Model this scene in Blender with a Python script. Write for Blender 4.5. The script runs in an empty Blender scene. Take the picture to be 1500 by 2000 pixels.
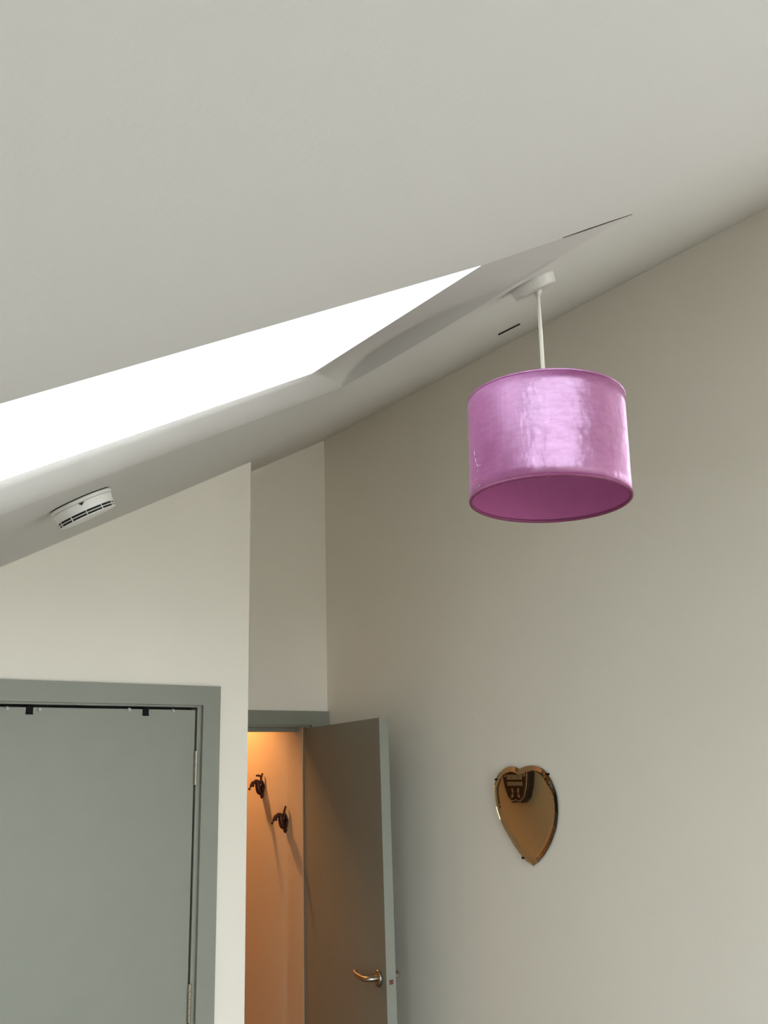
import bpy, bmesh, math
from mathutils import Vector, Matrix, Euler

sc = bpy.context.scene
C = sc.collection
PI = math.pi

# ------------------------------------------------------------------ camera
CAM_R = Vector((0.78903238, -0.61359003, -0.0305808))
CAM_U = Vector((-0.14826943, -0.23849726, 0.9597579))
CAM_F = Vector((0.59619132, 0.75274586, 0.2791587))
cam = bpy.data.cameras.new('camera')
camo = bpy.data.objects.new('camera', cam)
C.objects.link(camo)
m = Matrix((CAM_R, CAM_U, -CAM_F)).transposed().to_4x4()
m.translation = Vector((0, 0, 1.79))
camo.matrix_world = m
cam.sensor_fit = 'VERTICAL'
cam.sensor_height = 32.0
cam.lens = 1740.0 / 2000.0 * 32.0
cam.clip_start = 0.02
sc.camera = camo

# ------------------------------------------------------------------ sky, exposure
sc.view_settings.view_transform = 'Standard'
sc.view_settings.look = 'None'
sc.view_settings.gamma = 1.0
sc.view_settings.use_curve_mapping = False
sc.view_settings.exposure = 1.25
sc.cycles.use_denoising = True
sc.cycles.max_bounces = 14
sc.cycles.diffuse_bounces = 9
sc.cycles.glossy_bounces = 6
sc.cycles.transmission_bounces = 10
sc.cycles.transparent_max_bounces = 10
sc.cycles.caustics_reflective = False
sc.cycles.caustics_refractive = False
world = bpy.data.worlds.new('overcast sky')
sc.world = world
world.use_nodes = True
bg = world.node_tree.nodes['Background']
bg.inputs[0].default_value = (0.91, 0.95, 1.0, 1)
bg.inputs[1].default_value = 6.0


def portal(name, loc, normal, sx, sy):
    l = bpy.data.lights.new(name, 'AREA')
    l.shape = 'RECTANGLE'
    l.size, l.size_y = sx, sy
    l.cycles.is_portal = True
    o = bpy.data.objects.new(name, l)
    o.rotation_euler = Vector(normal).to_track_quat('-Z', 'Y').to_euler()
    o.location = loc
    C.objects.link(o)


# ------------------------------------------------------------------ ceiling plane
N = Vector((-0.5064033, -0.00330398, 0.86229043)).normalized()
W = 2.228          # right wall
D1 = 2.587         # wall with the closed door
D2 = 3.25          # wall with the open door
BACK = -1.75
LEFT = -1.25


def zc(x, y):
    return 1.97248 + 0.587277 * x + 0.0038316 * y if x > 0 else 1.97248 + 0.0038316 * y


def cp(x, y, off=0.0):
    return Vector((x, y, zc(x, y))) + N * off


# ------------------------------------------------------------------ materials
def mat(name, col, rough=0.6, metal=0.0, noise=None, bump=0.0, bump_scale=200.0, spec=0.5, **kw):
    ma = bpy.data.materials.new(name)
    ma.use_nodes = True
    nt = ma.node_tree
    b = nt.nodes['Principled BSDF']
    b.inputs['Base Color'].default_value = (*col, 1)
    b.inputs['Roughness'].default_value = rough
    b.inputs['Metallic'].default_value = metal
    b.inputs['Specular IOR Level'].default_value = spec
    for k, v in kw.items():
        b.inputs[k.replace('_', ' ')].default_value = v
    tc = nt.nodes.new('ShaderNodeTexCoord')
    if noise:
        amt, scale = noise
        n = nt.nodes.new('ShaderNodeTexNoise')
        n.inputs['Scale'].default_value = scale
        n.inputs['Detail'].default_value = 4
        r = nt.nodes.new('ShaderNodeValToRGB')
        r.color_ramp.elements[0].position = 0.3
        r.color_ramp.elements[1].position = 0.7
        r.color_ramp.elements[0].color = (*[c * (1 - amt) for c in col], 1)
        r.color_ramp.elements[1].color = (*[min(1, c * (1 + amt)) for c in col], 1)
        nt.links.new(tc.outputs['Object'], n.inputs['Vector'])
        nt.links.new(n.outputs['Fac'], r.inputs['Fac'])
        nt.links.new(r.outputs['Color'], b.inputs['Base Color'])
    if bump:
        n2 = nt.nodes.new('ShaderNodeTexNoise')
        n2.inputs['Scale'].default_value = bump_scale
        n2.inputs['Detail'].default_value = 3
        bp = nt.nodes.new('ShaderNodeBump')
        bp.inputs['Strength'].default_value = bump
        bp.inputs['Distance'].default_value = 0.002
        nt.links.new(tc.outputs['Object'], n2.inputs['Vector'])
        nt.links.new(n2.outputs['Fac'], bp.inputs['Height'])
        nt.links.new(bp.outputs['Normal'], b.inputs['Normal'])
    return ma


M = {}
M['wall'] = mat('off white wall paint', (0.832, 0.797, 0.724), 0.75, noise=(0.012, 3), bump=0.12, bump_scale=140, spec=0.25)
M['ceil'] = mat('white ceiling paint', (0.635, 0.618, 0.595), 0.8, noise=(0.01, 2.5), bump=0.1, bump_scale=110, spec=0.2)
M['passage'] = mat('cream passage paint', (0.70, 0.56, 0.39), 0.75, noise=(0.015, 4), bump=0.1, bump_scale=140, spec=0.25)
M['floor'] = mat('beige carpet', (0.15, 0.135, 0.12), 0.95, noise=(0.12, 90), bump=0.5, bump_scale=400, spec=0.1)
M['ground'] = mat('grass and paving outside', (0.26, 0.245, 0.225), 0.9, noise=(0.3, 0.6))
M['grey'] = mat('grey green eggshell paint', (0.245, 0.252, 0.215), 0.45, noise=(0.02, 12), bump=0.05, bump_scale=200, spec=0.4)
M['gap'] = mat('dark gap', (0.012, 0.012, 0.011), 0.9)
M['black'] = mat('black plastic', (0.008, 0.008, 0.008), 0.7, spec=0.1)
M['steel'] = mat('satin steel', (0.40, 0.36, 0.30), 0.33, 1.0, noise=(0.04, 60))
M['dark_steel'] = mat('tarnished steel', (0.23, 0.2, 0.17), 0.35, 1.0)
M['plastic'] = mat('white plastic', (0.72, 0.71, 0.69), 0.35, noise=(0.01, 30))
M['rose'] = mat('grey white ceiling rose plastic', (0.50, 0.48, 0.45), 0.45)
M['cord'] = mat('ivory flex', (0.82, 0.8, 0.7), 0.5, noise=(0.01, 50))
M['bronze'] = mat('dark bronze', (0.07, 0.025, 0.018), 0.4, 0.6, noise=(0.4, 60))
M['frame'] = mat('painted window frame', (0.72, 0.71, 0.68), 0.5)
M['wood'] = mat('carved dark wood', (0.035, 0.02, 0.018), 0.5, noise=(0.3, 40))
M['pale'] = mat('pale rubbed relief', (0.66, 0.58, 0.54), 0.6, noise=(0.15, 60))
M['lining'] = mat('pink lampshade lining', (0.40, 0.10, 0.27), 0.6, noise=(0.03, 60))
M['rim'] = mat('rolled burgundy rim', (0.2, 0.035, 0.11), 0.6, noise=(0.1, 80))
M['bulb'] = mat('opal bulb', (0.8, 0.8, 0.78), 0.3)
M['rust'] = mat('dark brass latch', (0.13, 0.045, 0.025), 0.5, 0.4)


def velvet():
    ma = bpy.data.materials.new('pink crushed velvet')
    ma.use_nodes = True
    nt = ma.node_tree
    b = nt.nodes['Principled BSDF']
    tc = nt.nodes.new('ShaderNodeTexCoord')
    mp = nt.nodes.new('ShaderNodeMapping')
    mp.inputs['Scale'].default_value = (1, 1, 0.6)
    nt.links.new(tc.outputs['Object'], mp.inputs['Vector'])
    n = nt.nodes.new('ShaderNodeTexNoise')
    n.inputs['Scale'].default_value = 22
    n.inputs['Detail'].default_value = 6
    n.inputs['Roughness'].default_value = 0.65
    nt.links.new(mp.outputs['Vector'], n.inputs['Vector'])
    r = nt.nodes.new('ShaderNodeValToRGB')
    r.color_ramp.elements[0].position = 0.3
    r.color_ramp.elements[1].position = 0.75
    r.color_ramp.elements[0].color = (0.235, 0.028, 0.15, 1)
    r.color_ramp.elements[1].color = (0.32, 0.055, 0.21, 1)
    nt.links.new(n.outputs['Fac'], r.inputs['Fac'])
    nt.links.new(r.outputs['Color'], b.inputs['Base Color'])
    b.inputs['Roughness'].default_value = 0.6
    b.inputs['Specular IOR Level'].default_value = 0.2
    b.inputs['Sheen Weight'].default_value = 0.25
    b.inputs['Sheen Roughness'].default_value = 0.35
    b.inputs['Sheen Tint'].default_value = (0.95, 0.82, 0.85, 1)
    gl = nt.nodes.new('ShaderNodeBsdfAnisotropic')
    gl.inputs['Color'].default_value = (0.90, 0.65, 0.91, 1)
    mr = nt.nodes.new('ShaderNodeMapRange')
    mr.inputs['To Min'].default_value = 0.26
    mr.inputs['To Max'].default_value = 0.5
    nt.links.new(n.outputs['Fac'], mr.inputs['Value'])
    nt.links.new(mr.outputs['Result'], gl.inputs['Roughness'])
    # crushed pile: broad, uneven lean of the nap plus fine threads
    ge = nt.nodes.new('ShaderNodeNewGeometry')
    m2 = nt.nodes.new('ShaderNodeMapping')
    m2.inputs['Scale'].default_value = (1.4, 1.4, 0.55)
    nt.links.new(tc.outputs['Object'], m2.inputs['Vector'])
    n3 = nt.nodes.new('ShaderNodeTexNoise')
    n3.inputs['Scale'].default_value = 85
    n3.inputs['Detail'].default_value = 7
    n3.inputs['Roughness'].default_value = 0.7
    nt.links.new(m2.outputs['Vector'], n3.inputs['Vector'])
    ang = nt.nodes.new('ShaderNodeMapRange')
    ang.inputs['From Min'].default_value = 0.25
    ang.inputs['From Max'].default_value = 0.75
    ang.inputs['To Min'].default_value = math.radians(-46)
    ang.inputs['To Max'].default_value = math.radians(-26)
    nt.links.new(n3.outputs['Fac'], ang.inputs['Value'])
    vr = nt.nodes.new('ShaderNodeVectorRotate')
    vr.rotation_type = 'Z_AXIS'
    nt.links.new(ge.outputs['Normal'], vr.inputs['Vector'])
    nt.links.new(ang.outputs['Result'], vr.inputs['Angle'])
    nt.links.new(vr.outputs['Vector'], gl.inputs['Normal'])
    mx = nt.nodes.new('ShaderNodeMixShader')
    m4 = nt.nodes.new('ShaderNodeMapping')
    m4.inputs['Scale'].default_value = (0.7, 0.7, 2.2)
    nt.links.new(tc.outputs['Object'], m4.inputs['Vector'])
    n4 = nt.nodes.new('ShaderNodeTexNoise')
    n4.inputs['Scale'].default_value = 60
    n4.inputs['Detail'].default_value = 8
    n4.inputs['Roughness'].default_value = 0.75
    nt.links.new(m4.outputs['Vector'], n4.inputs['Vector'])
    f4 = nt.nodes.new('ShaderNodeMapRange')
    f4.inputs['From Min'].default_value = 0.3
    f4.inputs['From Max'].default_value = 0.7
    f4.inputs['To Min'].default_value = 0.26
    f4.inputs['To Max'].default_value = 0.42
    nt.links.new(n4.outputs['Fac'], f4.inputs['Value'])
    nt.links.new(f4.outputs['Result'], mx.inputs['Fac'])
    nt.links.new(b.outputs['BSDF'], mx.inputs[1])
    nt.links.new(gl.outputs['BSDF'], mx.inputs[2])
    nt.links.new(mx.outputs['Shader'], nt.nodes['Material Output'].inputs['Surface'])
    return ma


M['velvet'] = velvet()


def glass_pane(name='window glass', tint=(0.96, 0.98, 0.97)):
    ma = bpy.data.materials.new(name)
    ma.use_nodes = True
    nt = ma.node_tree
    nt.nodes.remove(nt.nodes['Principled BSDF'])
    t = nt.nodes.new('ShaderNodeBsdfTransparent')
    t.inputs['Color'].default_value = (*tint, 1)
    g = nt.nodes.new('ShaderNodeBsdfGlossy')
    g.inputs['Roughness'].default_value = 0.02
    mx = nt.nodes.new('ShaderNodeMixShader')
    mx.inputs['Fac'].default_value = 0.05
    nt.links.new(t.outputs[0], mx.inputs[1])
    nt.links.new(g.outputs[0], mx.inputs[2])
    nt.links.new(mx.outputs[0], nt.nodes['Material Output'].inputs['Surface'])
    return ma


M['pane'] = glass_pane()
M['solar'] = glass_pane('solar control roof glass', (0.46, 0.47, 0.465))


def tinted_glass():
    ma = bpy.data.materials.new('peach mirror glass')
    ma.use_nodes = True
    nt = ma.node_tree
    nt.nodes.remove(nt.nodes['Principled BSDF'])
    g = nt.nodes.new('ShaderNodeBsdfGlass')
    g.inputs['Color'].default_value = (0.93, 0.88, 0.76, 1)
    g.inputs['Roughness'].default_value = 0.0
    g.inputs['IOR'].default_value = 1.5
    nt.links.new(g.outputs[0], nt.nodes['Material Output'].inputs['Surface'])
    return ma


M['peach'] = tinted_glass()
M['silver'] = mat('silvered back', (0.80, 0.73, 0.60), 0.0, 1.0)
M['clear'] = mat('clear plastic', (0.8, 0.82, 0.8), 0.12, 0.0, Transmission_Weight=0.35)


# ------------------------------------------------------------------ mesh helpers
def add_box(bm, lo, hi, mtx=None, bevel=0.0):
    r = bmesh.ops.create_cube(bm, size=1.0)
    vs = r['verts']
    lo, hi = Vector(lo), Vector(hi)
    for v in vs:
        v.co = Vector([(lo[i] + hi[i]) / 2 + v.co[i] * (hi[i] - lo[i]) for i in range(3)])
    if bevel:
        es = list({e for v in vs for e in v.link_edges})
        rr = bmesh.ops.bevel(bm, geom=es, offset=bevel, segments=2, affect='EDGES', profile=0.5)
        vs = list({v for f in rr['faces'] for v in f.verts} | {v for v in vs if v.is_valid})
    if mtx is not None:
        for v in vs:
            v.co = mtx @ v.co
    return bm


def add_prism(bm, foot, z0, top):
    """foot: list of (x, y) counter-clockwise; top: a function of (x, y) or a height."""
    f = top if callable(top) else (lambda x, y: top)
    a = [bm.verts.new((x, y, z0)) for x, y in foot]
    b = [bm.verts.new((x, y, f(x, y))) for x, y in foot]
    n = len(foot)
    bm.faces.new(a[::-1])
    bm.faces.new(b)
    for i in range(n):
        bm.faces.new((a[i], a[(i + 1) % n], b[(i + 1) % n], b[i]))
    return bm


def add_lathe(bm, prof, seg=48, mtx=None, close_ends=True, smooth=True):
    """prof: list of (radius, z) revolved about z."""
    rings = []
    for r, z in prof:
        if r < 1e-6:
            rings.append([bm.verts.new((0, 0, z))])
        else:
            rings.append([bm.verts.new((r * math.cos(2 * PI * k / seg), r * math.sin(2 * PI * k / seg), z)) for k in range(seg)])
    for a, b in zip(rings, rings[1:]):
        for k in range(seg):
            k2 = (k + 1) % seg
            if len(a) == 1 and len(b) == 1:
                continue
            if len(a) == 1:
                f = bm.faces.new((a[0], b[k2], b[k]))
            elif len(b) == 1:
                f = bm.faces.new((a[k], a[k2], b[0]))
            else:
                f = bm.faces.new((a[k], a[k2], b[k2], b[k]))
            f.smooth = smooth
    if mtx is not None:
        for ring in rings:
            for v in ring:
                v.co = mtx @ v.co
    return bm


def add_tube(bm, pts, rad, seg=10, mtx=None):
    pts = [Vector(p) for p in pts]
    if not isinstance(rad, (list, tuple)):
        rad = [rad] * len(pts)
    rings = []
    ref = Vector((0, 0, 1))
    for i, p in enumerate(pts):
        t = (pts[min(i + 1, len(pts) - 1)] - pts[max(i - 1, 0)]).normalized()
        a = t.cross(ref)
        if a.length < 1e-3:
            a = t.cross(Vector((1, 0, 0)))
        a.normalize()
        b = t.cross(a)
        rings.append([bm.verts.new(p + (a * math.cos(2 * PI * k / seg) + b * math.sin(2 * PI * k / seg)) * rad[i]) for k in range(seg)])
    for a, b in zip(rings, rings[1:]):
        for k in range(seg):
            f = bm.faces.new((a[k], a[(k + 1) % seg], b[(k + 1) % seg], b[k]))
            f.smooth = True
    for ring in (rings[0], rings[-1]):
        c = bm.verts.new(sum((v.co for v in ring), Vector()) / seg)
        for k in range(seg):
            bm.faces.new((ring[k], ring[(k + 1) % seg], c))
    if mtx is not None:
        for ring in rings:
            pass
        bm.verts.ensure_lookup_table()
    return bm


def add_ball(bm, c, r, sub=2, scale=(1, 1, 1)):
    rr = bmesh.ops.create_icosphere(bm, subdivisions=sub, radius=r)
    for v in rr['verts']:
        v.co = Vector(c) + Vector([v.co[i] * scale[i] for i in range(3)])
        for f in v.link_faces:
            f.smooth = True
    return bm


def curve(pts, n=8):
    """Catmull-Rom through pts."""
    P = [Vector(p) for p in pts]
    out = []
    for i in range(len(P) - 1):
        p0, p1, p2, p3 = P[max(i - 1, 0)], P[i], P[i + 1], P[min(i + 2, len(P) - 1)]
        for k in range(n):
            t = k / n
            out.append(0.5 * ((2 * p1) + (p2 - p0) * t + (2 * p0 - 5 * p1 + 4 * p2 - p3) * t * t + (3 * p1 - p0 - 3 * p2 + p3) * t ** 3))
    out.append(P[-1])
    return out


def lerp_radii(rs, n):
    out = []
    for i in range(len(rs) - 1):
        for k in range(n):
            out.append(rs[i] + (rs[i + 1] - rs[i]) * k / n)
    out.append(rs[-1])
    return out


def offset_poly(pts, d):
    """move a counter-clockwise polygon's edges inward by d (outward when negative), mitred."""
    n = len(pts)
    out = []
    for i in range(n):
        p0, p1, p2 = Vector(pts[i - 1]), Vector(pts[i]), Vector(pts[(i + 1) % n])
        e1, e2 = (p1 - p0).normalized(), (p2 - p1).normalized()
        n1, n2 = Vector((-e1.y, e1.x)), Vector((-e2.y, e2.x))
        b = n1 + n2
        b = b / max(0.25, b.dot(b)) * 2
        out.append(p1 + b * d)
    return out


def obj(name, bm, material, parent=None, recalc=True, origin=None):
    if recalc:
        bmesh.ops.recalc_face_normals(bm, faces=bm.faces[:])
    me = bpy.data.meshes.new(name)
    o = bpy.data.objects.new(name, me)
    if parent is not None:
        inv = parent.matrix_basis.inverted()
        if parent.parent is not None:
            inv = (parent.parent.matrix_basis @ parent.matrix_basis).inverted()
        bm.transform(inv)
        o.parent = parent
    elif origin is not None:
        bm.transform(Matrix.Translation(-Vector(origin)))
        o.location = origin
    bm.to_mesh(me)
    bm.free()
    for ma in (material if isinstance(material, (list, tuple)) else [material]):
        me.materials.append(ma)
    C.objects.link(o)
    return o


def thing(name, label, cat, loc, group=None):
    o = bpy.data.objects.new(name, None)
    o.empty_display_size = 0.05
    o.location = loc
    C.objects.link(o)
    tag(o, label, cat, group)
    return o


def tag(o, label, cat, group=None):
    o['label'] = label
    o['category'] = cat
    if group:
        o['group'] = group


def struct_empty(name, loc):
    o = bpy.data.objects.new(name, None)
    o.empty_display_size = 0.05
    o.location = loc
    o['kind'] = 'structure'
    C.objects.link(o)
    return o


def struct(name, bm, material, label=None):
    o = obj(name, bm, material)
    o['kind'] = 'structure'
    if label:
        o['label'] = label
    return o


def wtop(x, y):
    return zc(x, y) + 0.03


# ------------------------------------------------------------------ room shell
bm = bmesh.new()
add_lathe(bm, [(0, -3.0), (80, -3.0), (80, -3.2), (0, -3.2)], 48)
struct('ground', bm, M['ground'])
bm = bmesh.new()
add_box(bm, (LEFT - 0.15, BACK - 0.15, -0.1), (2.4, 5.4, 0.0))
o = struct('floor', bm, M['floor'])

# wall with the closed door and the side of the recess
bm = bmesh.new()
DL, DR, DT = 0.497, 1.300, 2.012
add_prism(bm, [(LEFT - 0.15, D1), (DL, D1), (DL, 3.4), (LEFT - 0.15, 3.4)], 0, lambda x, y: max(wtop(x, y), 2.002))
add_prism(bm, [(DR, D1), (1.463, D1), (1.39, D2), (1.375, 3.4), (DR, 3.4)], 0, wtop)
add_prism(bm, [(DL, D1), (DR, D1), (DR, 3.4), (DL, 3.4)], DT, wtop)
add_box(bm, (DL, 2.70, 0), (DR, 3.4, DT))
struct('wall_front', bm, M['wall'], 'off white wall holding the closed grey door')

# wall with the open door
bm = bmesh.new()
OL, OR, OT = 1.4256, 2.1156, 1.978
add_prism(bm, [(1.36, D2), (OL - 0.02, D2), (OL - 0.02, 3.35), (1.36, 3.35)], 0, wtop)
add_prism(bm, [(OR + 0.022, D2), (W + 0.15, D2), (W + 0.15, 3.35), (OR + 0.022, 3.35)], 0, wtop)
add_prism(bm, [(OL - 0.02, D2), (OR + 0.022, D2), (OR + 0.022, 3.35), (OL - 0.02, 3.35)], OT + 0.02, wtop)
struct('wall_recess', bm, M['wall'], 'narrow recessed wall above the open door')

RY0, RY1, RZ0, RZ1 = -0.75, -0.20, 0.90, 1.82
CY0, CY1, CZ0, CZ1 = -1.50, -0.40, 1.30, 3.225     # unseen tall window, sized to brighten the ceiling from the right
bm = bmesh.new()
WO = W + 0.15
add_prism(bm, [(W, CY1), (WO, CY1), (WO, D2), (W, D2)], 0, wtop)
add_prism(bm, [(W, BACK - 0.15), (WO, BACK - 0.15), (WO, CY0), (W, CY0)], 0, wtop)
add_prism(bm, [(W, CY0), (WO, CY0), (WO, CY1), (W, CY1)], 0, CZ0)
add_prism(bm, [(W, CY0), (WO, CY0), (WO, CY1), (W, CY1)], CZ1, wtop)
struct('wall_right', bm, M['wall'], 'tall off white wall with the heart mirror')

bm = bmesh.new()
LX = LEFT - 0.15
add_prism(bm, [(LX, RY1), (LEFT, RY1), (LEFT, D1), (LX, D1)], 0, wtop)
add_prism(bm, [(LX, BACK - 0.15), (LEFT, BACK - 0.15), (LEFT, RY0), (LX, RY0)], 0, wtop)
add_prism(bm, [(LX, RY0), (LEFT, RY0), (LEFT, RY1), (LX, RY1)], 0, RZ0)
add_prism(bm, [(LX, RY0), (LEFT, RY0), (LEFT, RY1), (LX, RY1)], RZ1, wtop)
struct('wall_left', bm, M['wall'])

# back wall with an unseen window, placed to steer light over ceiling and door wall
WX0, WX1, WZ0, WZ1 = 0.55, 2.12, 0.10, 2.22
bm = bmesh.new()
for x0, x1, z0, z1 in ((LEFT - 0.15, WX0, 0, None), (WX1, W + 0.15, 0, None), (WX0, WX1, 0, WZ0), (WX0, WX1, WZ1, None)):
    xs = [x0, x1] if not (x0 < 0 < x1) else [x0, 0, x1]
    for a, b in zip(xs, xs[1:]):
        add_prism(bm, [(a, BACK - 0.15), (b, BACK - 0.15), (b, BACK), (a, BACK)], z0, wtop if z1 is None else z1)
struct('wall_back', bm, M['wall'])

wn = struct_empty('unseen_window_back', ((WX0 + WX1) / 2, BACK - 0.08, WZ0))
bm = bmesh.new()
for lo, hi in (((WX0, BACK - 0.11, WZ0), (WX0 + 0.05, BACK - 0.05, WZ1)), ((WX1 - 0.05, BACK - 0.11, WZ0), (WX1, BACK - 0.05, WZ1)),
               ((WX0 + 0.05, BACK - 0.11, WZ0), (WX1 - 0.05, BACK - 0.05, WZ0 + 0.05)), ((WX0 + 0.05, BACK - 0.11, WZ1 - 0.05), (WX1 - 0.05, BACK - 0.05, WZ1))):
    add_box(bm, lo, hi)
obj('window_frame', bm, M['frame'], wn)
bm = bmesh.new()
add_box(bm, (WX0 + 0.05, BACK - 0.083, WZ0 + 0.05), (WX1 - 0.05, BACK - 0.079, WZ1 - 0.05))
obj('pane', bm, M['pane'], wn)
portal('window_daylight', ((WX0 + WX1) / 2, BACK - 0.12, (WZ0 + WZ1) / 2), (0, 1, 0), WX1 - WX0 - 0.1, WZ1 - WZ0 - 0.1)

wn = struct_empty('unseen_window_left', (LEFT - 0.08, (RY0 + RY1) / 2, RZ0))  # unseen window, added and sized for light on the lower right wall
bm = bmesh.new()
x0, x1 = LEFT - 0.11, LEFT - 0.05
for lo, hi in (((x0, RY0, RZ0), (x1, RY0 + 0.05, RZ1)), ((x0, RY1 - 0.05, RZ0), (x1, RY1, RZ1)),
               ((x0, RY0 + 0.05, RZ0), (x1, RY1 - 0.05, RZ0 + 0.05)), ((x0, RY0 + 0.05, RZ1 - 0.05), (x1, RY1 - 0.05, RZ1))):
    add_box(bm, lo, hi)
obj('window_frame', bm, M['frame'], wn)
bm = bmesh.new()
add_box(bm, (LEFT - 0.082, RY0 + 0.05, RZ0 + 0.05), (LEFT - 0.078, RY1 - 0.05, RZ1 - 0.05))
obj('pane', bm, M['pane'], wn)
portal('window_daylight', (LEFT - 0.12, (RY0 + RY1) / 2, (RZ0 + RZ1) / 2), (1, 0, 0), RY1 - RY0 - 0.1, RZ1 - RZ0 - 0.1)

wn = struct_empty('unseen_window_right', (W + 0.08, (CY0 + CY1) / 2, CZ0))
bm = bmesh.new()
x0, x1 = W + 0.05, W + 0.11
for lo, hi in (((x0, CY0, CZ0), (x1, CY0 + 0.03, CZ1)), ((x0, CY1 - 0.03, CZ0), (x1, CY1, CZ1)),
               ((x0, CY0 + 0.03, CZ0), (x1, CY1 - 0.03, CZ0 + 0.03)), ((x0, CY0 + 0.03, CZ1 - 0.03), (x1, CY1 - 0.03, CZ1))):
    add_box(bm, lo, hi)
obj('window_frame', bm, M['frame'], wn)
bm = bmesh.new()
add_box(bm, (W + 0.078, CY0 + 0.03, CZ0 + 0.03), (W + 0.082, CY1 - 0.03, CZ1 - 0.03))
obj('pane', bm, M['pane'], wn)
portal('window_daylight', (W + 0.12, (CY0 + CY1) / 2, (CZ0 + CZ1) / 2), (-1, 0, 0), CY1 - CY0 - 0.06, CZ1 - CZ0 - 0.06)

# sloping ceiling with the skylight opening: plain side next to the viewer, plaster lip and lining at the upper end, rounded splay at the far side
TH = 0.035
NEAR = [(0.02, 0.676), (0.728, 0.697), (1.003, 0.660)]
RIGHT = [(1.003, 0.660, 0.0), (1.008, 0.80, 0.0), (1.016, 0.92, 0.004), (1.026, 1.0, 0.015), (1.033, 1.08, 0.0245), (1.038, 1.16, 0.031), (1.040, 1.24, 0.034), (1.038, 1.32, 0.032), (1.032, 1.38, 0.020), (1.022, 1.43, 0.0)]
_R = []
for _a, _b in zip(RIGHT, RIGHT[1:]):
    for _k in range(4):
        _t = _k / 4
        _s = _t * _t * (3 - 2 * _t)
        _R.append((_a[0] + (_b[0] - _a[0]) * _t, _a[1] + (_b[1] - _a[1]) * _t, _a[2] + (_b[2] - _a[2]) * (0.5 * _t + 0.5 * _s)))
RIGHT = _R + [RIGHT[-1]]
GX, GY1 = 0.901, 1.327
FARN = 8
GL = [(0.02, 0.676), (0.728, 0.697), (GX, 0.694), (GX, GY1), (0.02, GY1 - (GX - 0.02) * 0.065)]
bm = bmesh.new()
outer = [(0, BACK - 0.15), (W + 0.15, BACK - 0.15), (W + 0.15, 3.4), (0, 3.4)]


def ring(pts, off):
    return [bm.verts.new(cp(p[0], p[1], off)) for p in pts]


def quads(a, b, smooth=False):
    n = len(a)
    for i in range(n):
        f = bm.faces.new((a[i], a[(i + 1) % n], b[(i + 1) % n], b[i]))
        f.smooth = smooth


lo_out, hi_out = ring(outer, 0), ring(outer, TH + 0.0005)
e2 = ring(GL, TH + 0.0005)
near0 = ring(NEAR, 0)
right0 = [near0[2]] + [bm.verts.new(cp(x, y, 0)) for x, y, h in RIGHT[1:]]
lip = [near0[2]] + [bm.verts.new(cp(x - 0.05 * h, y, h)) if h else right0[i + 1] for i, (x, y, h) in enumerate(RIGHT[1:])]
gl_r = [bm.verts.new(cp(GX, 0.694 + (GY1 - 0.694) * i / (len(RIGHT) - 1), TH)) for i in range(len(RIGHT))]
cove = [bm.verts.new(a_.co.lerp(b_.co, 0.22)) if 0 < i < len(RIGHT) - 1 else bm.verts.new(a_.co.lerp(b_.co, 0.2)) for i, (a_, b_) in enumerate(zip(lip, gl_r))]
for i in range(len(RIGHT) - 1):
    if right0[i] != lip[i] or right0[i + 1] != lip[i + 1]:
        vs = [right0[i], right0[i + 1], lip[i + 1], lip[i]]
        vs = [v for k, v in enumerate(vs) if v not in vs[:k]]
        if len(vs) > 2:
            bm.faces.new(vs).smooth = True
    bm.faces.new((lip[i], lip[i + 1], cove[i + 1], cove[i])).smooth = True
    bm.faces.new((cove[i], cove[i + 1], gl_r[i + 1], gl_r[i])).smooth = True
far0 = []
rows = []
FR_ = RIGHT[-1]
for i in range(FARN + 1):
    t = i / FARN
    gx = GX + (0.02 - GX) * t
    gy = GY1 - (GX - gx) * 0.065
    fx, fy = FR_[0] + (0.02 - FR_[0]) * t, FR_[1] - (FR_[0] - (FR_[0] + (0.02 - FR_[0]) * t)) * 0.065
    col = []
    for k in range(6):
        q = k / 5
        if i == 0 and k == 0:
            col.append(right0[-1])
        elif i == 0 and k == 5:
            col.append(gl_r[-1])
        else:
            u = q
            if i == 0 and k == 1:
                col.append(cove[-1])
                continue
            col.append(bm.verts.new(cp(fx + (gx - fx) * u, fy + (gy - fy) * u, TH * q ** (1.0 + min(i, 3) / 6))))
    rows.append(col)
    far0.append(col[0])
for a_, b_ in zip(rows, rows[1:]):
    for k in range(5):
        f = bm.faces.new((a_[k], b_[k], b_[k + 1], a_[k + 1]))
        f.smooth = True
end0 = far0[-1]
# plain near side and low end
n_top = [bm.verts.new(cp(x, y, TH)) for x, y in NEAR[:2]]
bm.faces.new((near0[0], near0[1], n_top[1], n_top[0]))
bm.faces.new((near0[1], near0[2], cove[0], gl_r[0], n_top[1]))
bm.faces.new([rows[-1][k] for k in range(6)] + [n_top[0], near0[0]])
e1 = [n_top[0], n_top[1]] + gl_r + [rows[i][5] for i in range(1, FARN + 1)]
e0 = near0[:2] + right0 + far0[1:]
e2 = [bm.verts.new(v.co + N * 0.0005) for v in e1]
quads(e1, e2)
quads(lo_out, hi_out)


def fill(outer_v, inner_v):
    es = []
    for loop in (outer_v, inner_v):
        n = len(loop)
        for i in range(n):
            e = bm.edges.get((loop[i], loop[(i + 1) % n])) or bm.edges.new((loop[i], loop[(i + 1) % n]))
            es.append(e)
    bmesh.ops.triangle_fill(bm, use_beauty=True, use_dissolve=False, edges=es)


fill(lo_out, e0)
fill(hi_out, e2)
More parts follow.
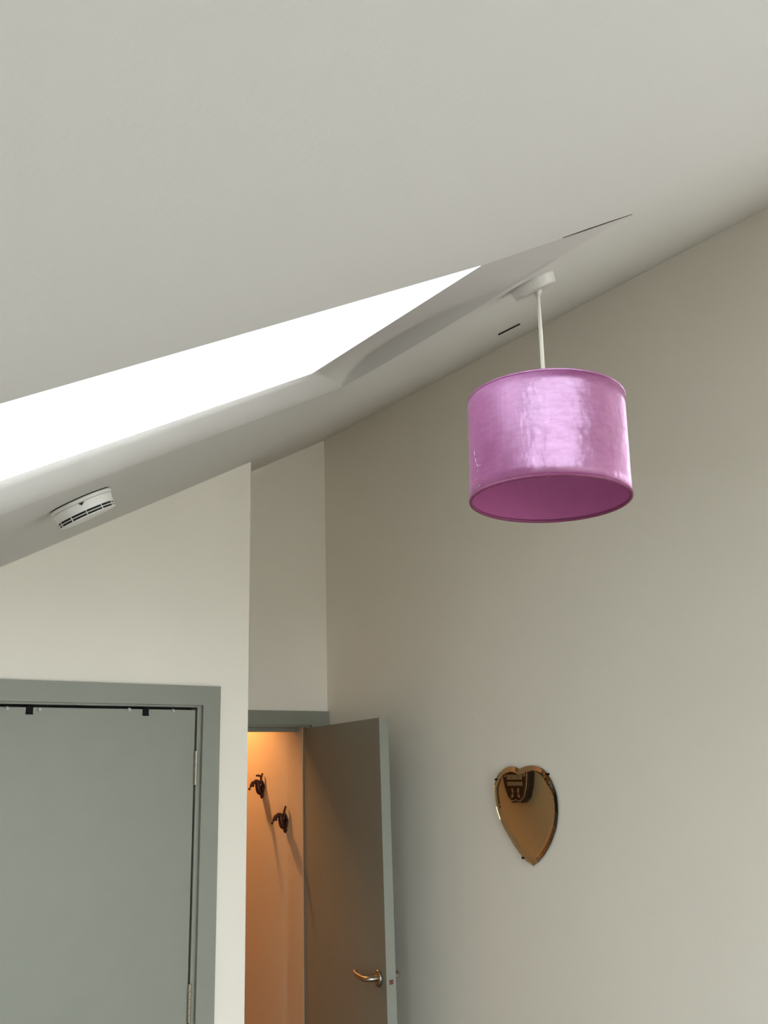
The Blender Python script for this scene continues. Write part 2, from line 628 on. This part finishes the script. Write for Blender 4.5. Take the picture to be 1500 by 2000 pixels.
# low level part over the bed side of the room
add_box(bm, (LEFT - 0.15, BACK - 0.15, zc(-1, 0) - 0.006), (0.0, 3.4, zc(-1, 0) + 0.12))
ceiling = struct('ceiling', bm, M['ceil'], 'white plastered sloping ceiling pierced by a skylight')


def ceiling_mark(pts, w, name='edge_shadow', h=0.0006):
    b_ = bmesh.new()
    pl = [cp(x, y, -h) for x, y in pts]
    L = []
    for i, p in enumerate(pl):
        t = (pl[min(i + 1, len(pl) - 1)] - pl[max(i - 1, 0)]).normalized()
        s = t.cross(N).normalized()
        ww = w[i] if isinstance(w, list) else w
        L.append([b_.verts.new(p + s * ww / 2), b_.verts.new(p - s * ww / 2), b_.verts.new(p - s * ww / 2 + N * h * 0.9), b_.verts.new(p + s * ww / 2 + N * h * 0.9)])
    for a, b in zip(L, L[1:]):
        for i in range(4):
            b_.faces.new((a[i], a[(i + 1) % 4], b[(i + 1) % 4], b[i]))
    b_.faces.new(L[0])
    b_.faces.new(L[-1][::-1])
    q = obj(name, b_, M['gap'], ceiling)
    q['label'] = 'thin dark line on the plaster'


ceiling_mark([(0.862, 0.676), (0.91, 0.669), (0.96, 0.662), (1.002, 0.657)], [0.002, 0.006, 0.004, 0.0012])  # dark strip painting the shadow along the skylight edge
ceiling_mark([(1.676, 1.573), (1.682, 1.553), (1.690, 1.533), (1.701, 1.512)], 0.003, 'sliver', 0.0048)  # short curved dark strip, raised on the plaster

# skylight: frame and glass lying in the roof
sk = struct_empty('window_1', cp(0.45, 1.0, TH))
bm = bmesh.new()
fi, fo = offset_poly(GL, -0.24), offset_poly(GL, -0.30)
a, b, c_, d_ = ring(fi, TH + 0.0048), ring(fo, TH + 0.0048), ring(fo, TH + 0.012), ring(fi, TH + 0.012)
quads(a, b), quads(b, c_), quads(c_, d_), quads(d_, a)
obj('window_frame', bm, M['frame'], sk)
bm = bmesh.new()
g0, g1 = ring(offset_poly(GL, -0.25), TH + 0.0009), ring(offset_poly(GL, -0.25), TH + 0.0045)
quads(g0, g1)
bm.faces.new(g0)
bm.faces.new(g1)
obj('pane', bm, M['solar'], sk)
portal('skylight_daylight', cp(0.455, 0.99, 0.06), -N, 0.90 / 0.862 + 0.04, 0.76)

# passage behind the open door
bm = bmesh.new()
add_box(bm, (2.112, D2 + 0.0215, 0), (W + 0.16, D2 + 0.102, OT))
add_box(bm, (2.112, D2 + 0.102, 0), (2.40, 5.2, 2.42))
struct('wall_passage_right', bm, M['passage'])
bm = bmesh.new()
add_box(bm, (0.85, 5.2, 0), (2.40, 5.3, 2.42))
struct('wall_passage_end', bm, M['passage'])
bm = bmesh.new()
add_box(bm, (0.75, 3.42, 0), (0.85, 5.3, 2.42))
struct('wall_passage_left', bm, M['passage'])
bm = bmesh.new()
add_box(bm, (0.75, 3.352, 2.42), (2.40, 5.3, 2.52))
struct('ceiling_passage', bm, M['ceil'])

# ------------------------------------------------------------------ closed door
d1 = struct_empty('door_1', (0.899, D1, 0))
d1['label'] = 'closed grey green door in a grey frame'
bm = bmesh.new()
add_box(bm, (0.518, D1 - 0.001, 0.006), (1.278, D1 + 0.041, 1.990), bevel=0.0015)
obj('door_leaf', bm, M['grey'], d1)
bm = bmesh.new()   # lining
add_box(bm, (1.284, D1 - 0.002, 0), (DR, D1 + 0.11, 1.998))
add_box(bm, (DL, D1 - 0.002, 0), (0.512, D1 + 0.11, 1.998))
add_box(bm, (DL, D1 - 0.002, 1.998), (DR, D1 + 0.11, DT))
obj('door_lining', bm, M['grey'], d1)
bm = bmesh.new()   # dark rebate behind the gap
add_box(bm, (0.512, D1 + 0.042, 0), (1.284, D1 + 0.06, 1.998))
obj('door_rebate', bm, M['gap'], d1)
bm = bmesh.new()
add_box(bm, (1.298, D1 - 0.014, 0), (1.357, D1 - 0.0005, 2.063))
obj('architrave', bm, M['grey'], d1)
bm = bmesh.new()
add_box(bm, (0.440, D1 - 0.014, 0), (0.499, D1 - 0.0005, 2.063))
obj('architrave', bm, M['grey'], d1)
bm = bmesh.new()
add_box(bm, (0.499, D1 - 0.014, 2.004), (1.298, D1 - 0.0005, 2.063))
obj('architrave', bm, M['grey'], d1)
for zt in (1.867, 1.223, 0.32):
    bm = bmesh.new()
    add_box(bm, (1.276, D1 - 0.0028, zt - 0.1), (1.2785, D1 + 0.02, zt))
    add_box(bm, (1.2835, D1 - 0.0028, zt - 0.1), (1.2865, D1 + 0.02, zt))
    mt = Matrix.Translation((1.2812, D1 - 0.006, 0))
    for k in range(5):
        z0 = zt - 0.1 + k * 0.02
        add_lathe(bm, [(0, z0 + 0.0004), (0.0048, z0 + 0.0004), (0.0048, z0 + 0.0196), (0, z0 + 0.0196)], 14, mt, smooth=False)
    hg = obj('hinge', bm, M['steel'], d1)
    hg['label'] = 'satin steel hinge'

# straps hooked over the closed door, and clear stick-on hooks
for x, lab in ((0.776, 'black over-door hook strap nearer the left edge of the photo, on the closed door top'),
               (1.1145, 'black over-door hook strap nearer the hinges, on the closed door top')):
    t = thing('door_hook', lab, 'hook', (x, D1 - 0.001, 1.9905), 'black straps over the closed door')
    bm = bmesh.new()
    add_box(bm, (x - 0.0095, D1 - 0.0035, 1.971), (x + 0.0095, D1 - 0.0014, 1.9945), bevel=0.0006)
    add_box(bm, (x - 0.0095, D1 - 0.0014, 1.9915), (x + 0.0095, D1 + 0.040, 1.9945))
    obj('strap', bm, M['black'], t)
    bm = bmesh.new()
    add_box(bm, (x - 0.0095, D1 - 0.007, 1.9700), (x + 0.0095, D1 - 0.0036, 1.9735), bevel=0.0006)
    obj('lip', bm, M['black'], t)
for x, z, lab in ((0.716, 1.985, 'clear plastic stud left of the left black strap'), (0.803, 1.984, 'clear plastic stud right of the left black strap'),
                  (1.063, 1.987, 'clear plastic stud left of the right black strap'), (1.202, 1.986, 'clear plastic stud nearest the hinge corner of the closed door')):
    bm = bmesh.new()
    mt = Matrix.Translation((x, D1 - 0.0012, z)) @ Matrix.Rotation(PI / 2, 4, 'X')
    add_lathe(bm, [(0, 0), (0.0062, 0), (0.0062, 0.0015), (0.0035, 0.0022), (0.003, 0.004), (0.0044, 0.006), (0.003, 0.0078), (0, 0.0082)], 16, mt)
    q = obj('clear_stud', bm, M['clear'], origin=(x, D1 - 0.0012, z))
    tag(q, lab, 'hook', 'clear studs along the closed door top')

# ------------------------------------------------------------------ open door
d2 = struct_empty('door_2', (OR, D2, 0))
d2['label'] = 'open grey green door leading to an orange lit passage'
bm = bmesh.new()
add_box(bm, (1.41, D2 - 0.014, 1.986), (W - 0.001, D2 - 0.0005, 2.044))
obj('architrave', bm, M['grey'], d2)
bm = bmesh.new()
add_box(bm, (2.1378, D2 - 0.014, 0), (W - 0.001, D2 - 0.0005, 1.986))
obj('architrave', bm, M['grey'], d2)
bm = bmesh.new()
add_box(bm, (OR, D2 - 0.002, 0), (OR + 0.022, D2 + 0.02, OT))
add_box(bm, (OL - 0.02, D2 - 0.002, 0), (OL, D2 + 0.10, OT))
add_box(bm, (OL - 0.02, D2 - 0.002, OT), (OR + 0.022, D2 + 0.10, OT + 0.02))
obj('door_lining', bm, M['grey'], d2)
bm = bmesh.new()
add_box(bm, (OL, D2 + 0.045, 1.962), (OR, D2 + 0.08, OT))
obj('door_stop', bm, M['grey'], d2)

hinge = Vector((OR - 0.001, D2 - 0.004))
edge = Vector((1.9877, 2.576))
LL = (hinge - edge).length
tt = (hinge - edge) / LL
Lx, Ly = Vector((tt.x, tt.y, 0)), Vector((tt.y, -tt.x, 0))       # along the leaf, and to its hidden side
LM = Matrix((Lx, Ly, Vector((0, 0, 1)))).transposed().to_4x4()
LM.translation = Vector((edge.x, edge.y, 0))
bm = bmesh.new()
add_box(bm, (0, 0, 0.006), (LL, 0.036, 1.974), LM, bevel=0.0015)
leaf = obj('door_leaf', bm, M['grey'], d2)
HZ = 1.125
bm = bmesh.new()
mr_ = LM @ Matrix.Translation((0.055, 0, HZ)) @ Matrix.Rotation(PI / 2, 4, 'X')
add_lathe(bm, [(0, 0.0005), (0.0255, 0.0005), (0.0265, 0.002), (0.0262, 0.007), (0.024, 0.009), (0.0, 0.009)], 32, mr_)
path = curve([(0.055, -0.008, HZ), (0.055, -0.026, HZ), (0.060, -0.038, HZ), (0.078, -0.044, HZ - 0.001), (0.115, -0.045, HZ), (0.150, -0.042, HZ + 0.003), (0.166, -0.036, HZ + 0.006)], 6)
add_tube(bm, [LM @ p for p in path], 0.0088, 14)
hd = obj('door_handle', bm, M['steel'], d2)
hd['label'] = 'satin steel lever handle'
bm = bmesh.new()
mr_ = LM @ Matrix.Translation((0.055, 0.036, HZ)) @ Matrix.Rotation(-PI / 2, 4, 'X')
add_lathe(bm, [(0, 0.0005), (0.0255, 0.0005), (0.0265, 0.002), (0.0262, 0.007), (0.024, 0.009), (0.0, 0.009)], 32, mr_)
path = curve([(0.055, 0.044, HZ), (0.055, 0.062, HZ), (0.060, 0.074, HZ), (0.078, 0.080, HZ), (0.115, 0.081, HZ), (0.166, 0.074, HZ + 0.003)], 6)
add_tube(bm, [LM @ p for p in path], 0.0088, 14)
obj('door_handle', bm, M['steel'], d2)
bm = bmesh.new()
add_box(bm, (-0.0015, 0.011, HZ - 0.012), (0.001, 0.025, HZ + 0.002), LM)
obj('latch', bm, M['rust'], d2)
for zt in (1.84, 1.1, 0.33):
    bm = bmesh.new()
    add_lathe(bm, [(0, zt - 0.1), (0.005, zt - 0.1), (0.005, zt), (0, zt)], 14, Matrix.Translation((OR + 0.003, D2 - 0.010, 0)), smooth=False)
    obj('hinge', bm, M['dark_steel'], d2)

# ------------------------------------------------------------------ pendant lamp
ROSE = cp(1.085, 0.929)
lamp = thing('pendant_lamp', 'pink velvet drum pendant lamp hanging on a white cord from the sloping ceiling', 'lamp', tuple(ROSE))
q = (-N).to_track_quat('Z', 'Y').to_matrix().to_4x4()
q.translation = ROSE
bm = bmesh.new()
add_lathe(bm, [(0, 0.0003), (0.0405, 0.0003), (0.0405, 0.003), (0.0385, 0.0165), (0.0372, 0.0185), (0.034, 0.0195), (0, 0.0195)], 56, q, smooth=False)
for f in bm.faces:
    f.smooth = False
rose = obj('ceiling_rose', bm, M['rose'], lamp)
cord_top = ROSE - N * 0.0195 + Vector((0.004, 0.0, 0))
bm = bmesh.new()
down = Matrix.Translation(cord_top + Vector((0, 0, 0.004)))
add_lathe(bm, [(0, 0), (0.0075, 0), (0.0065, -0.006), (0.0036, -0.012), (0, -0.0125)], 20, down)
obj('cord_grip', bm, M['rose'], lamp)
SB = Vector((1.0895, 0.9335, 2.208))
ST = Vector((1.0945, 0.9300, 2.387))
ax = (ST - SB).normalized()
HT = (ST - SB).length
qs = ax.to_track_quat('Z', 'Y').to_matrix().to_4x4()
qs.translation = SB
bm = bmesh.new()
c0 = Vector((cord_top.x, cord_top.y, cord_top.z - 0.004))
c1 = SB + ax * (HT - 0.035)
add_tube(bm, [c0, c0.lerp(c1, 0.3) + Vector((0.0012, 0.0, 0)), c0.lerp(c1, 0.7) + Vector((0.0008, 0, 0)), c1], 0.0034, 12)
obj('cord', bm, M['cord'], lamp)
SR = 0.1315
bm = bmesh.new()
prof = [(SR - 0.0012, 0.004), (SR, 0.0042)] + [(SR, HT * k / 8) for k in range(1, 8)] + [(SR, HT - 0.0042), (SR - 0.0012, HT - 0.004)]
add_lathe(bm, prof, 96, qs)
shade = obj('shade_cover', bm, M['velvet'], lamp)
bm = bmesh.new()
add_lathe(bm, [(SR - 0.0012, 0.004), (SR - 0.002, HT * 0.5), (SR - 0.0012, HT - 0.004)], 96, qs)
obj('shade_lining', bm, M['lining'], lamp)


def torus(R, r, z, seg=96, s2=10, mtx=None):
    b_ = bmesh.new()
    rings = [[b_.verts.new((mtx @ Vector(((R + r * math.cos(2 * PI * j / s2)) * math.cos(2 * PI * k / seg), (R + r * math.cos(2 * PI * j / s2)) * math.sin(2 * PI * k / seg), z + r * math.sin(2 * PI * j / s2))))) for j in range(s2)] for k in range(seg)]
    for k in range(seg):
        for j in range(s2):
            f = b_.faces.new((rings[k][j], rings[(k + 1) % seg][j], rings[(k + 1) % seg][(j + 1) % s2], rings[k][(j + 1) % s2]))
            f.smooth = True
    return b_


rb = obj('bottom_rim', torus(SR - 0.0012, 0.0030, 0.003, mtx=qs), M['rim'], lamp)
rb['label'] = 'dark rolled lower rim of the shade'
obj('top_rim', torus(SR - 0.0012, 0.0022, HT - 0.002, mtx=qs), M['velvet'], lamp)
# shade ring, spokes, holder and bulb inside
bm = bmesh.new()
for k in range(3):
    a = 2 * PI * k / 3 + 0.4
    add_tube(bm, [qs @ Vector((0.021 * math.cos(a), 0.021 * math.sin(a), HT - 0.03)), qs @ Vector(((SR - 0.003) * math.cos(a), (SR - 0.003) * math.sin(a), HT - 0.006))], 0.0016, 8)
obj('spoke', bm, M['plastic'], lamp)
bm = bmesh.new()
add_lathe(bm, [(0, HT - 0.03), (0.011, HT - 0.031), (0.022, HT - 0.036), (0.022, HT - 0.04), (0.017, HT - 0.042), (0.016, HT - 0.08), (0, HT - 0.08)], 28, qs)
obj('lamp_holder', bm, M['plastic'], lamp)
bm = bmesh.new()
add_lathe(bm, [(0.011, HT - 0.079), (0.013, HT - 0.085), (0.022, HT - 0.102), (0.0235, HT - 0.112), (0.018, HT - 0.127), (0.009, HT - 0.1335), (0, HT - 0.135)], 28, qs)
obj('bulb', bm, M['bulb'], lamp)
# black strip painting the shadow of the fabric overlap on the right, and bits of lint low on the left
vl = qs.inverted() @ Vector((0, 0, 1.79))
va = math.atan2(vl.y, vl.x)                     # azimuth towards where the shade is seen from
bm = bmesh.new()
s0 = va + math.radians(112)
for za, zb in ((0.006, HT - 0.02),):
    L = []
    for k in range(2):
        for j in range(9):
            aa = s0 + k * 0.012
            L.append(bm.verts.new(qs @ Vector(((SR + 0.0009) * math.cos(aa), (SR + 0.0009) * math.sin(aa), za + (zb - za) * j / 8))))
    K2 = [bm.verts.new(qs @ Vector((SR * math.cos(s0 + k * 0.012), SR * math.sin(s0 + k * 0.012), za + (zb - za) * j / 8))) for k in range(2) for j in range(9)]
    for j in range(8):
        bm.faces.new((L[j], L[9 + j], L[10 + j], L[j + 1]))
        bm.faces.new((L[j], K2[j], K2[j + 1], L[j + 1]))
        bm.faces.new((L[9 + j], K2[9 + j], K2[10 + j], L[10 + j]))
sm = obj('seam_shadow', bm, M['black'], lamp)
sm['label'] = 'dark shadow line of the fabric overlap at the right of the shade'
bm = bmesh.new()
for da, z0, da2, z1 in ((-62, 0.062, -60, 0.052), (-60, 0.050, -57, 0.043), (-57, 0.043, -53.5, 0.044), (-59, 0.036, -57, 0.038), (-63, 0.075, -62.3, 0.066), (-58.5, 0.009, -55, 0.011), (-62, 0.024, -60.5, 0.026)):
    P_ = [qs @ Vector(((SR + 0.0006) * math.cos(va + math.radians(d)), (SR + 0.0006) * math.sin(va + math.radians(d)), z)) for d, z in ((da, z0), ((da + da2) / 2, (z0 + z1) / 2 + 0.001), (da2, z1))]
    add_tube(bm, P_, [0.0003, 0.0005, 0.0003], 6)
sf = obj('lint', bm, M['plastic'], lamp)
sf['label'] = 'pale specks of lint on the velvet'

# ------------------------------------------------------------------ smoke detector
SM = cp(0.548, 1.618)
det = thing('smoke_detector', 'round white smoke detector with two rows of dark slots on the low ceiling', 'detector', tuple(SM))
qd = (-N).to_track_quat('Z', 'Y').to_matrix().to_4x4()
qd.translation = SM
bm = bmesh.new()
add_lathe(bm, [(0, 0.0022), (0.0595, 0.0022), (0.0600, 0.004), (0.0595, 0.0075), (0.057, 0.009), (0, 0.009)], 64, qd)
obj('base', bm, M['plastic'], det)
bm = bmesh.new()
add_lathe(bm, [(0, 0.0003), (0.0575, 0.0003), (0.0575, 0.0021), (0, 0.0021)], 64, qd)
obj('base_gap', bm, M['gap'], det)
bm = bmesh.new()
add_lathe(bm, [(0, 0.0091), (0.0575, 0.0091), (0.0580, 0.011), (0.0572, 0.0150), (0.0558, 0.0165), (0.0555, 0.025), (0.0548, 0.0262), (0, 0.0262)], 64, qd)
obj('body', bm, M['plastic'], det)
bm = bmesh.new()
add_lathe(bm, [(0, 0.0263), (0.0532, 0.0263), (0.0524, 0.0354), (0, 0.0354)], 64, qd)
obj('slot_core', bm, M['gap'], det)
bm = bmesh.new()
add_lathe(bm, [(0.052, 0.0301), (0.0549, 0.0301), (0.0547, 0.0315), (0.052, 0.0315)], 64, qd)
obj('slot_ring', bm, M['plastic'], det)
bm = bmesh.new()
add_lathe(bm, [(0, 0.0353), (0.0546, 0.0353), (0.0542, 0.0364), (0.051, 0.0376), (0.03, 0.0385), (0, 0.0388)], 64, qd)
obj('cap', bm, M['plastic'], det)
for k in range(11):
    a = 2 * PI * (k + 0.2) / 11
    mt = qd @ Matrix.Rotation(a, 4, 'Z')
    bm = bmesh.new()
    add_box(bm, (0.051, -0.0006, 0.0264), (0.0546, 0.0006, 0.0352), mt)
    obj('rib', bm, M['plastic'], det)
# raised arrow mark and worn stamped line on the side
cv = qd.inverted() @ Vector((0, 0, 1.79))
ca = math.atan2(cv.y, cv.x)
bm = bmesh.new()
mt = qd @ Matrix.Rotation(ca, 4, 'Z')
vs = [bm.verts.new(mt @ Vector((r, y, z))) for r in (0.0570, 0.0588) for y, z in ((-0.006, 0.0105), (0.006, 0.0105), (0.001, 0.0155))]
for f in ((0, 1, 2), (3, 4, 5), (0, 1, 4, 3), (1, 2, 5, 4), (2, 0, 3, 5)):
    bm.faces.new([vs[i] for i in f])
ar = obj('arrow_mark', bm, M['gap'], det)
ar['label'] = 'small dark arrow on the side'

# ------------------------------------------------------------------ heart mirror
HEART = [(2.1306, 1.7829), (2.1523, 1.7911), (2.1662, 1.792), (2.1866, 1.7891), (2.2055, 1.7825), (2.2208, 1.773), (2.2321, 1.7619), (2.2416, 1.748), (2.2491, 1.7341), (2.2525, 1.7201), (2.2525, 1.7061), (2.2507, 1.6852), (2.2473, 1.6645), (2.241, 1.6438), (2.2328, 1.6234), (2.2212, 1.6046), (2.2081, 1.586), (2.1921, 1.5664), (2.1764, 1.547), (2.1605, 1.5304), (2.1448, 1.5141), (2.1235, 1.4996), (2.1002, 1.4884), (2.0767, 1.5008), (2.0546, 1.5185), (2.035, 1.5386), (2.0174, 1.561), (2.0043, 1.5819), (1.9931, 1.6027), (1.9859, 1.6259), (1.9808, 1.6491), (1.979, 1.671), (1.9795, 1.693), (1.9828, 1.7112), (1.9883, 1.7269), (1.9987, 1.748), (2.0132, 1.7667), (2.0233, 1.7762), (2.0337, 1.7831), (2.0518, 1.7894), (2.0704, 1.7925), (2.0857, 1.7923), (2.1014, 1.79), (2.1173, 1.7868)]
area = sum(a[0] * b[1] - b[0] * a[1] for a, b in zip(HEART, HEART[1:] + HEART[:1]))
if area < 0:
    HEART = HEART[::-1]
mir = thing('heart_mirror', 'small frameless heart shaped mirror of bronze coloured glass, hung on the tall right wall', 'mirror', (W, 2.11, 1.64))
BVL = 0.0165
inner = offset_poly(HEART, BVL)
bm = bmesh.new()
XF, XE, XB = W - 0.0140, W - 0.0108, W - 0.0055


def ringx(pts, x):
    return [bm.verts.new((x, p[0], p[1])) for p in pts]


fr, ed, bk = ringx(inner, XF), ringx(HEART, XE), ringx(HEART, XB)
n = len(fr)
bm.faces.new(fr)
bmesh.ops.triangulate(bm, faces=bm.faces[:])
for i in range(n):
    j = (i + 1) % n
    bm.faces.new((fr[i], fr[j], ed[j], ed[i]))
    bm.faces.new((ed[i], ed[j], bk[j], bk[i]))
f = bm.faces.new(bk)
f.material_index = 1
obj('mirror_glass', bm, [M['peach'], M['silver']], mir)
bm = bmesh.new()
back = offset_poly(HEART, 0.004)
b0, b1 = ringx(back, XB + 0.0006), ringx(back, W - 0.0005)
bm.faces.new(b0)
bm.faces.new(b1)
for i in range(n):
    bm.faces.new((b0[i], b0[(i + 1) % n], b1[(i + 1) % n], b1[i]))
obj('backing', bm, M['wood'], mir)
for y, z in ((2.2405, 1.7515), (2.1405, 1.5095), (2.0105, 1.7650)):
    bm = bmesh.new()
    add_box(bm, (W - 0.0135, y - 0.003, z - 0.0035), (W - 0.0005, y + 0.003, z + 0.0035), bevel=0.0008)
    cl = obj('clip', bm, M['black'], mir)

# carved plaque on the side of the recess, seen in the mirror
ra, rb_ = Vector((1.463, 2.587, 0)), Vector((1.39, 3.25, 0))
ry = (rb_ - ra).normalized()
rn = Vector((ry.y, -ry.x, 0))
PM = Matrix((ry, Vector((0, 0, 1)), rn)).transposed().to_4x4()    # along the wall, up, out
PM.translation = ra + ry * 0.292 + Vector((0, 0, 1.735))
pl = thing('carved_plaque', 'carved dark wooden plaque with pale relief reflected in the heart mirror', 'plaque', tuple(PM.translation))
outl = [(-0.012, -0.092), (0.012, -0.092), (0.030, -0.096), (0.060, -0.074), (0.080, -0.030), (0.090, 0.02), (0.094, 0.07), (0.085, 0.10), (0.05, 0.115), (0.0, 0.10), (-0.05, 0.115), (-0.085, 0.10), (-0.094, 0.07), (-0.090, 0.02), (-0.080, -0.030), (-0.060, -0.074), (-0.030, -0.096)]
outl[0:2] = [(0.0, -0.089)]


def plate(pts, z0, z1, bev=0.004):
    b_ = bmesh.new()
    a = [b_.verts.new(PM @ Vector((p[0], p[1], z0))) for p in pts]
    b = [b_.verts.new(PM @ Vector((p[0], p[1], z1 - bev))) for p in pts]
    c = [b_.verts.new(PM @ Vector((p[0], p[1], z1))) for p in offset_poly(pts, bev)]
    k = len(pts)
    b_.faces.new(a)
    b_.faces.new(c)
    for i in range(k):
        b_.faces.new((a[i], a[(i + 1) % k], b[(i + 1) % k], b[i]))
        b_.faces.new((b[i], b[(i + 1) % k], c[(i + 1) % k], c[i]))
    return b_


obj('board', plate(outl, 0.0005, 0.038), M['wood'], pl)
bm = bmesh.new()
rim = offset_poly(outl, 0.006)
rim.append(rim[0])
add_tube(bm, [PM @ Vector((p[0], p[1], 0.038)) for p in rim], 0.0022, 6)
obj('relief_rim', bm, M['pale'], pl)
for zrow, hw in ((0.012, 0.011), (-0.016, 0.009)):
    for k in range(9):
        bm = bmesh.new()
        xx = (k - 4) * 0.0115
        add_box(bm, (xx - 0.0030, zrow - hw, 0.037), (xx + 0.0032, zrow + hw, 0.042), PM, bevel=0.0015)
        obj('relief_bar', bm, M['pale'], pl)
for sx in (-1, 1):
    for cx, cz, R in ((0.045, 0.062, 0.016), (0.064, 0.022, 0.010), (0.018, 0.08, 0.010)):
        bm = bmesh.new()
        add_tube(bm, [PM @ Vector((sx * cx + R * math.cos(2 * PI * k / 20) * (1 - 0.02 * k), cz + R * math.sin(2 * PI * k / 20) * (1 - 0.02 * k), 0.039)) for k in range(28)], 0.0022, 6)
        obj('relief_scroll', bm, M['pale'], pl)
    bm = bmesh.new()
    add_tube(bm, [PM @ Vector((sx * a_, b__, 0.038)) for a_, b__ in ((0.022, -0.034), (0.018, -0.05), (0.020, -0.066), (0.028, -0.074))], [0.003, 0.005, 0.006, 0.003], 8)
    obj('relief_lobe', bm, M['pale'], pl)

# nail left in the wall
bm = bmesh.new()
mt = Matrix.Translation((W, 2.342, 1.961)) @ Matrix.Rotation(-PI / 2, 4, 'Y')
add_lathe(bm, [(0, 0), (0.0042, 0.0003), (0.0042, 0.0016), (0.002, 0.003), (0, 0.0034)], 14, mt)
q_ = obj('wall_plug', bm, M['plastic'], origin=(W, 2.342, 1.961))
tag(q_, 'tiny white plug in the right wall above and left of the heart mirror', 'plug')

# ------------------------------------------------------------------ coat hooks and lamp of the passage
WH = 2.112


def coat_hook(y, z, lab, fork):
    t = thing('coat_hook', lab, 'hook', (WH, y, z), 'ornate coat hooks on the passage wall')

    def p(o_, s_, h_):
        return Vector((WH - o_, y + s_, z + h_))
    bm = bmesh.new()      # leaf shaped back plate
    for c, r, s in (((0.005, 0, -0.012), 0.013, (0.6, 1.2, 1.5)), ((0.006, 0, -0.038), 0.010, (0.7, 1.1, 1.5)), ((0.004, 0.0, 0.012), 0.010, (0.5, 1.1, 1.3)),
                    ((0.004, -0.012, -0.004), 0.007, (0.5, 1, 1.6)), ((0.004, 0.011, -0.004), 0.006, (0.5, 1, 1.5))):
        add_ball(bm, p(*c), r, 2, s)
    obj('back_plate', bm, M['bronze'], t)
    bm = bmesh.new()      # drooping arm with a ball
    add_tube(bm, curve([p(0.006, 0, -0.030), p(0.020, 0, -0.022), p(0.026, 0, 0.0), p(0.030, 0.0, 0.018), p(0.046, 0.0, 0.020), p(0.058, 0.0, 0.008), p(0.064, 0, -0.004)], 5),
             lerp_radii([0.009, 0.012, 0.0125, 0.0115, 0.0095, 0.007, 0.0035], 5), 10)
    add_ball(bm, p(0.069, 0.0, -0.009), 0.0058)
    add_ball(bm, p(0.050, 0.0, 0.006), 0.0055, 2, (1, 1, 1.6))
    obj('arm', bm, M['bronze'], t)
    bm = bmesh.new()      # upper spur
    add_tube(bm, curve([p(0.008, 0, 0.014), p(0.012, -0.002, 0.030), p(0.010, -0.006, 0.046), p(0.008, -0.008, 0.056)], 4), lerp_radii([0.009, 0.0055, 0.0042, 0.0045], 4), 8)
    if fork:
        add_tube(bm, curve([p(0.011, -0.003, 0.040), p(0.022, -0.002, 0.046), p(0.036, 0, 0.046)], 4), lerp_radii([0.0045, 0.0045, 0.0042], 4), 8)
    obj('spur', bm, M['bronze'], t)


coat_hook(3.592, 1.742, 'dark bronze ornate coat hook higher on the orange lit passage wall, with a forked spur', True)
coat_hook(3.398, 1.605, 'dark bronze ornate coat hook lower on the passage wall, beside the open door', False)

PLX, PLY = 1.93, 3.86
dl = thing('ceiling_downlight', 'small warm downlight in the passage ceiling beyond the open door', 'light', (PLX, PLY, 2.42))
bm = bmesh.new()
add_lathe(bm, [(0.030, -0.001), (0.042, -0.001), (0.044, -0.004), (0.030, -0.006), (0.030, -0.001)], 32, Matrix.Translation((PLX, PLY, 2.42)))
obj('trim_ring', bm, M['steel'], dl)
bm = bmesh.new()
add_lathe(bm, [(0, -0.0012), (0.029, -0.0012), (0.029, -0.003), (0, -0.003)], 32, Matrix.Translation((PLX, PLY, 2.42)))
em = bpy.data.materials.new('warm lamp face')
em.use_nodes = True
em.node_tree.nodes['Principled BSDF'].inputs['Emission Color'].default_value = (1, 0.55, 0.22, 1)
em.node_tree.nodes['Principled BSDF'].inputs['Emission Strength'].default_value = 8
obj('lamp_face', bm, em, dl)
sl = bpy.data.lights.new('passage_spot', 'SPOT')
sl.energy = 27
sl.color = (1.0, 0.46, 0.16)
sl.spot_size = math.radians(112)
sl.spot_blend = 0.55
sl.shadow_soft_size = 0.03
slo = bpy.data.objects.new('passage_spot', sl)
slo.location = (PLX, PLY, 2.405)
C.objects.link(slo)
